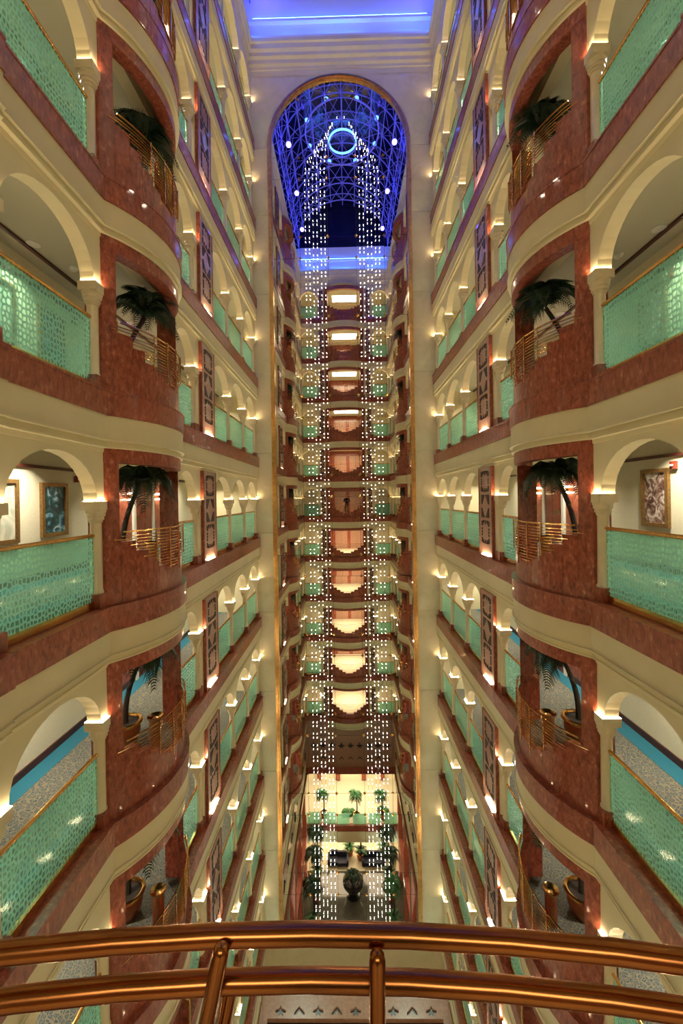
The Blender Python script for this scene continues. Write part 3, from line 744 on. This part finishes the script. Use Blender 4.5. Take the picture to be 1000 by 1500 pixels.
# ------------------------------------------------------------------ cornice, blue cove and glass vault
cor = struct(empty('trim_1', (0,0,ZCOR)))
CP = [(.02,-.12),(.03,.12),(.06,.14),(.06,.26),(.13,.34),(.13,.50),(.22,.58),(.22,.72),(.30,.82),(.30,1.02),(.36,1.06),(.36,1.2),(-.5,1.2)]
def ring_sweep(prof, xh, y0, y1, mat_, name, parent):
    for nm,fn in (('left',lambda o: ((-xh+o,y0+o),(-xh+o,y1-o))),('right',lambda o: ((xh-o,y0+o),(xh-o,y1-o))),('back',lambda o: ((-xh+o,y1-o),(xh-o,y1-o))),('near',lambda o: ((-xh+o,y0+o),(xh-o,y0+o)))):
        mb = MB(); vs = []; fs = []
        for o,z in prof:
            a,b = fn(o); vs += [(a[0],a[1],z),(b[0],b[1],z)]
        for j in range(len(prof)-1): fs.append((2*j,2*j+1,2*j+3,2*j+2))
        mb.add(vs,fs).build(name, mat_, parent)
ring_sweep(CP, 4.18, -.16, M, CREAM, 'cornice', cor)
ZR = ZCOR+1.2
ring_sweep([(.36,0),(.36,.10),(.32,.10),(.32,0)], 4.18, -.16, M, COVE, 'cove_lip', struct(empty('trim_2',(0,0,ZR))))
cw = struct(empty('wall_cove', (0,0,ZR)))
for a in (-1,1): MB().box(min(a*4.7,a*4.8),max(a*4.7,a*4.8),-1,M+.6,0,2.2).build('cove_wall', COVE, cw)
MB().box(-4.8,4.8,M+.02,M+.12,0,1.0).build('cove_wall', COVE, cw); MB().box(-4.8,4.8,M-.14,M+.12,.98,1.10).build('cove_ledge', COVE, cw)
MB().box(-4.8,4.8,M+.02,M+.12,1.10,2.2).build('cove_wall', COVE, cw); MB().box(-4.8,4.8,M+.05,M+.12,2.2,7).build('lunette_glazing', NIGHT, cw)
MB().box(-4.8,4.8,-.28,-.18,0,1.0).build('cove_wall', COVE, cw); MB().box(-4.8,4.8,-.28,-.02,.98,1.10).build('cove_ledge', COVE, cw)
MB().box(-4.8,4.8,-.28,-.18,1.10,2.2).build('cove_wall', COVE, cw); MB().box(-4.8,4.8,-.28,-.21,2.2,7).build('lunette_glazing', NIGHT, cw)
led = empty('led_strip', (0,0,ZR+.03)); tag(led, 'bright blue strip of cove light along the ceiling edge', 'led strip')
for a in (-1,1): MB().box(*sorted((a*3.83,a*3.855)),.2,M-.36,.07,.10).build('led_run', LED, led)
for a,b in ((-2.9,-1.9),(-1.3,1.2),(2.2,3.6)): MB().box(a,b,M-.22,M-.18,.0,.05).build('led_run', LED, led)
MB().box(-3.8,3.8,M-.13,M-.115,1.07,1.09).build('led_run', LED, led)
for a,b in ((-3.4,-1.9),(-1.3,1.2),(2.0,3.6)): MB().box(a,b,.02,.06,.0,.05).build('led_run', LED, led)
MB().box(-3.8,3.8,-.045,-.03,1.07,1.09).build('led_run', LED, led)
ZV = ZR+2.0; RV = 4.55
va = empty('glass_vault', (0,0,ZV)); tag(va, 'dark barrel vaulted glass roof on blue tubular trusses, seen in the mirror', 'roof')
mb = MB(); n = 24
for i in range(n):
    a0, a1 = PI*i/n, PI*(i+1)/n
    mb.add([(RV*math.cos(a0)*1.05,-.6,RV*math.sin(a0)),(RV*math.cos(a1)*1.05,-.6,RV*math.sin(a1)),(RV*math.cos(a1)*1.05,M+.3,RV*math.sin(a1)),(RV*math.cos(a0)*1.05,M+.3,RV*math.sin(a0))],[(0,1,2,3)])
mb.build('vault_glazing', NIGHT, va)
def vp(r, a, y): return (r*math.cos(a), y, r*math.sin(a))
ribs = [0.4+1.85*i for i in range(10)]; AN = 12; ro, ri = RV-.08, RV-.62
for y in ribs:
    mb = MB(); mb.tube([vp(ro,PI*i/24,y) for i in range(25)], .035, 5); mb.tube([vp(ri,PI*i/24,y) for i in range(25)], .04, 5)
    for i in range(AN):
        a0,a1,am = PI*i/AN, PI*(i+1)/AN, PI*(i+.5)/AN
        mb.tube([vp(ri,a0,y),vp(ro,am,y)], .018, 4, cap=False); mb.tube([vp(ro,am,y),vp(ri,a1,y)], .018, 4, cap=False)
    mb.build('truss_rib', STEELBLUE, va)
for i in range(0,AN+1):
    a = PI*i/AN; mb = MB().tube([vp(ri,a,-.4),vp(ri,a,M+.15)], .05 if i in (2,4,8,10) else .03, 5); mb.build('purlin', STEELBLUE, va)
mb = MB()
for j in range(len(ribs)-1):
    for i in range(AN):
        a0,a1 = PI*i/AN, PI*(i+1)/AN
        mb.tube([vp(ri,a0,ribs[j]),vp(ri,a1,ribs[j+1])], .016, 4, cap=False); mb.tube([vp(ri,a1,ribs[j]),vp(ri,a0,ribs[j+1])], .016, 4, cap=False)
ob = mb.build('truss_braces', STEELBLUE, va); ob['kind'] = 'stuff'
# ring lamp under the vault
rg = empty('ring_lamp', (0.05,9.9,ZC+22.4)); tag(rg, 'round blue glowing ring lamp hanging under the glass vault', 'lamp')
def circ(r, z, n=40): return [(r*math.cos(2*PI*k/n), r*math.sin(2*PI*k/n), z) for k in range(n)]
MB().tube(circ(.85,0), .06, 6, closed=True).build('inner_ring', BLUELAMP, rg); MB().tube(circ(2.3,.5), .05, 6, closed=True).build('outer_ring', STEELBLUE, rg)
MB().tube(circ(.85,-.22), .03, 6, closed=True).build('lower_ring', STEELBLUE, rg)
mb = MB()
for k in range(12):
    a = 2*PI*k/12; mb.tube([(.85*math.cos(a),.85*math.sin(a),0),(2.3*math.cos(a),2.3*math.sin(a),.5),(2.3*math.cos(a),2.3*math.sin(a),3.6)], .018, 4)
mb.build('spokes', STEELBLUE, rg)
for k in range(8):
    a = 2*PI*(k+.5)/8; MB().lathe([(.10,0),(.13,.1),(.05,.18)], 8, (2.3*math.cos(a),2.3*math.sin(a),.55)).build('flood_lamp', BLUELAMP, rg)
bl = bpy.data.lights.new('blue_flood', 'POINT'); bl.energy = 45; bl.color = BLUE; bl.shadow_soft_size = .15
for y in (2.0,6.0,10.0,14.0,16.8):
    for x in (-3.3,3.3):
        lo = bpy.data.objects.new('blue_flood', bl); COL.objects.link(lo); lo.location = (x,y,ZV+.35); lo.parent = va; lo.location = (x,y,.35)

# ------------------------------------------------------------------ lower storeys and lobby (seen in the mirror)
lf = struct(empty('floor',(0,0,0))); MB().box(-7,7,-.2,M+.2,-.2,0).build('floor_stone', ETILE, lf); MB().box(-7,7,-7,-.2,-.2,0).build('floor_marble', PANEL, lf)
ZL = FL(-5)-.61
for s in (-1,1):
    w = struct(empty('wall_%s' % SIDE[s], (0,0,0)))
    a, b = sorted((s*3.98, s*4.3))
    MB().box(a,b,-.1,M,8.6,ZL).build('lower_wall', CREAM, w)
    MB().box(*sorted((s*3.86,s*3.98)),0,M-.7,8.3,8.9).build('marble_ledge', RED, w)
    MB().box(*sorted((s*3.92,s*3.98)),0,M-.7,10.4,11.7).build('frieze_panel', ROSE, w)
    for k in range(10):
        me = CHEV if k%2 else STAR; o = link('chevron' if k%2 else 'floral_motif', me, w, (s*3.91,1.2+k*1.6,11.05)); o.rotation_euler = (0,0,-s*PI/2); o.scale = (1.6,1.6,1.6)
    MB().box(*sorted((s*3.86,s*4.2)),0,M-.7,3.5,4.2).build('marble_ledge', RED, w)
    for y in (1.0,4.5,8.0,11.5,15.0): MB().box(*sorted((s*3.9,s*4.25)),y-.25,y+.25,0,8.4).build('marble_pier', RED, w)
    MB().box(*sorted((s*6.6,s*6.7)),-7,M,0,8.7).build('outer_wall', WALLPAPER, w)
    MB().box(*sorted((s*4.2,s*6.6)),-.1,M,3.6,3.9).build('mezzanine_floor', CARPET, w)
    MB().box(*sorted((s*4.2,s*6.6)),-.1,M,8.5,8.6).build('mezzanine_ceiling', CEIL, w)
w = struct(empty('wall_near', (0,0,0)))
MB().box(-4,4,-.2,0,9.3,ZL).build('lower_wall', ROSE, w); MB().box(-4,4,-.25,.06,8.7,9.3).build('marble_ledge', RED, w)
MB().box(-4,4,-.25,.06,3.7,4.2).build('marble_ledge', RED, w); MB().box(-4,4,-.2,0,2.7,3.7).build('lower_wall', CREAM, w)
for k in range(9):
    me = STAR; o = link('floral_motif', me, w, (-3.2+k*.8,.035,11.2)); o.rotation_euler = (0,0,PI); o.scale = (1.5,1,1.6)
    o = link('chevron', CHEV, w, (-3.2+k*.8,.035,10.1)); o.rotation_euler = (0,0,PI)
MB().box(-6.6,6.6,-6.1,-6,0,8.7).build('lobby_wall', WALLPAPER, w); MB().box(-6.6,6.6,-6,-.1,3.6,3.9).build('mezzanine_floor', CEIL, w); MB().box(-6.6,6.6,-6,-.1,8.6,8.75).build('mezzanine_ceiling', CEIL, w)
for x in (-3.2,-1.3,1.3,3.2): MB().box(x-.2,x+.2,-5.98,-5.8,4,8.6).build('marble_pier', RED, w)
for x in (-3.4,-2.0,-.7,.7,2.0,3.4): MB().box(x-.55,x+.55,-.13,-.11,4.2,5.2).build('glass_panel', GLASS, w)
for z,e in ((8.4,800),(3.3,520)):
    ld = bpy.data.lights.new('lobby_light', 'AREA'); ld.shape = 'RECTANGLE'; ld.size = 7; ld.size_y = 3.5; ld.energy = e; ld.color = (1.0,.80,.55)
    lo = bpy.data.objects.new('lobby_light', ld); COL.objects.link(lo); lo.location = (0,-3,z)
    for s in (-1,1):
        ld = bpy.data.lights.new('gallery_light', 'AREA'); ld.shape = 'RECTANGLE'; ld.size = 1.2; ld.size_y = 14; ld.energy = e*.35; ld.color = (1.0,.80,.55)
        lo = bpy.data.objects.new('gallery_light', ld); COL.objects.link(lo); lo.location = (s*5.4,9,z)
for i,(x,y) in enumerate(((-3.3,1.4),(3.3,1.4),(-3.3,13.0),(3.3,13.0))):
    o = empty('flood_lamp', (x,y,0)); tag(o, 'bright greenish flood lamp among the lobby palms, %s %s' % ('near' if y < 5 else 'mirror end,', 'left' if x < 0 else 'right'), 'lamp', 'lobby flood lamps')
    MB().lathe([(.12,0),(.12,.03),(.03,.05),(.03,.25)], 12).build('stand', BLACK, o); MB().lathe([(.06,.25),(.13,.32),(.14,.42)], 12).build('housing', BLACK, o)
    MB().lathe([(.125,.421),(.125,.425)], 12).build('lens', FLOODM, o)
    ld = bpy.data.lights.new('lobby_flood', 'SPOT'); ld.energy = 600 if y < 5 else 2600; ld.color = (.80,1.0,.78); ld.spot_size = math.radians(110); ld.spot_blend = .8; ld.shadow_soft_size = .12
    lo = bpy.data.objects.new('lobby_flood', ld); COL.objects.link(lo); lo.parent = o; lo.location = (0,0,.47); lo.rotation_euler = (PI,0,0)
def sofa(x, y, rz, label):
    o = empty('sofa', (x,y,0)); o.rotation_euler = (0,0,rz); tag(o, label, 'sofa', 'lobby sofas')
    MB().box(-.85,.85,-.4,.4,.12,.42).build('seat', NAVY, o); MB().box(-.85,.85,-.45,-.28,.42,.85).build('backrest', NAVY, o)
    for a in (-1,1): MB().box(min(a*.85,a*1.0),max(a*.85,a*1.0),-.45,.4,.12,.62).build('armrest', NAVY, o)
    for a in (-.9,.9):
        for b in (-.38,.34): MB().box(a-.03,a+.03,b-.03,b+.03,0,.12).build('leg', BLACK, o)
sofa(-1.3,-.9,0,'dark navy sofa left of centre in the lobby, seen in the mirror'); sofa(1.9,-.9,0,'dark navy sofa right of centre in the lobby, seen in the mirror')
for i,(x,y,hh,br,nm) in enumerate([(-.2,-1.8,3.0,1,'bright green palm at the lobby centre'),(2.9,-1.8,3.0,1,'bright green palm at the right of lobby'),(-3.1,.6,3.2,0,'dark palm near left lobby wall, nearest the balcony'),(-3.1,2.4,3.0,0,'dark palm near left lobby wall, second'),(-3.1,4.4,2.6,0,'dark palm near left lobby wall, third'),(3.1,.6,3.2,0,'dark palm near right lobby wall, nearest the balcony'),(3.1,2.4,3.0,0,'dark palm near right lobby wall, second'),(3.1,4.4,2.6,1,'brighter palm near right lobby wall, third'),(.8,-1.4,2.4,0,'dark palm right of the lobby centre')]):
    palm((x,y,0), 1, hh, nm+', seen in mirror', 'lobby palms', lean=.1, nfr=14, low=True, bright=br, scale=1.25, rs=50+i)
for i,(x,nm) in enumerate(((-2.6,'left'),(.4,'centre'),(2.7,'right'))): palm((x,-1.2,3.9), 1, 2.0, 'green palm on the mezzanine %s, seen in mirror' % nm, 'mezzanine palms', lean=.1, nfr=12, low=False, bright=1, rs=80+i)
o = empty('fountain_urn', (0,2.0,0)); tag(o, 'large round black urn on the lobby floor, seen in the mirror', 'urn')
MB().lathe([(.5,0),(.55,.1),(.25,.2),(.22,.35)], 20).build('foot', BLACK, o, smooth=True); MB().lathe([(.22,.35),(.6,.6),(.85,1.0),(.85,1.3),(.65,1.6),(.5,1.7)], 24).build('bowl', BLACK, o, smooth=True)
for k in range(9):
    f = link('frond', FROND[k%3][0], o, (0,0,1.65)); f.rotation_euler = (0,-.5,2*PI*k/9)

# ------------------------------------------------------------------ photographer behind the camera (seen small in the mirror)
def person():
    J = [((0,0,.95),.15),((0,0,1.15),.15),((0,.02,1.35),.17),((0,.02,1.47),.075),((0,.05,1.56),.07),
         ((-.19,.02,1.40),.065),((-.27,.08,1.16),.05),((-.14,.30,1.22),.038),((.19,.02,1.40),.065),((.27,.08,1.16),.05),((.14,.30,1.22),.038),
         ((-.10,0,.86),.095),((-.11,.02,.47),.06),((-.12,0,.08),.05),((.10,0,.86),.095),((.11,.02,.47),.06),((.12,0,.08),.05),((-.12,.14,.04),.04),((.12,.14,.04),.04)]
    E = [(0,1),(1,2),(2,3),(3,4),(2,5),(5,6),(6,7),(2,8),(8,9),(9,10),(0,11),(11,12),(12,13),(0,14),(14,15),(15,16),(13,17),(16,18)]
    me = bpy.data.meshes.new('body'); me.from_pydata([j[0] for j in J], E, [])
    o = bpy.data.objects.new('person', me); COL.objects.link(o); me.materials.append(NAVY)
    o.modifiers.new('skin','SKIN'); sd = o.modifiers.new('sub','SUBSURF'); sd.levels = 2; sd.render_levels = 2
    for i,(p,r) in enumerate(J): me.skin_vertices[0].data[i].radius = (r,r)
    me.skin_vertices[0].data[0].use_root = True
    o.location = (-.02,-.62,FL(0)); tag(o, 'photographer in dark clothes standing behind the camera, tiny in the mirror', 'person')
    skin = mat('skin', (.45,.26,.17), .5); hair = mat('dark_hair', (.012,.009,.008), .6)
    h = MB(); n = 14
    prof = [(.03,-.125),(.062,-.11),(.074,-.06),(.078,0),(.074,.06),(.05,.10),(.015,.115)]
    h.lathe(prof, n, (0,.055,1.64)); h.map(lambda x,y,z: (x,(y-.055)*1.22+.055,z)); h.add([(-.012,.145,1.65),(.012,.145,1.65),(0,.175,1.62),(0,.145,1.61)],[(0,1,2),(1,3,2),(3,0,2)])
    h.build('head', skin, o, smooth=True)
    g = MB().lathe([(.080,-.02),(.084,.03),(.078,.075),(.052,.112),(.012,.128)], n, (0,.042,1.645)); g.map(lambda x,y,z: (x,(y-.042)*1.2+.042,z)); g.build('hair', hair, o, smooth=True)
    for sx in (-1,1):
        hb = MB(); hb.tube([(sx*.14,.29,1.22),(sx*.12,.34,1.23),(sx*.10,.375,1.235)], [.036,.042,.036], 8)
        for k in range(4):
            a = Vector((sx*(.075+.018*k),.37,1.225+.012*k)); hb.tube([a,a+Vector((-sx*.012,.04,.01)),a+Vector((-sx*.02,.06,-.015))], [.009,.0085,.007], 6)
        hb.tube([(sx*.11,.33,1.25),(sx*.08,.355,1.275),(sx*.065,.38,1.28)], [.011,.010,.008], 6); hb.build('hand', skin, o, smooth=True)
person()
print('objects', len(bpy.data.objects))
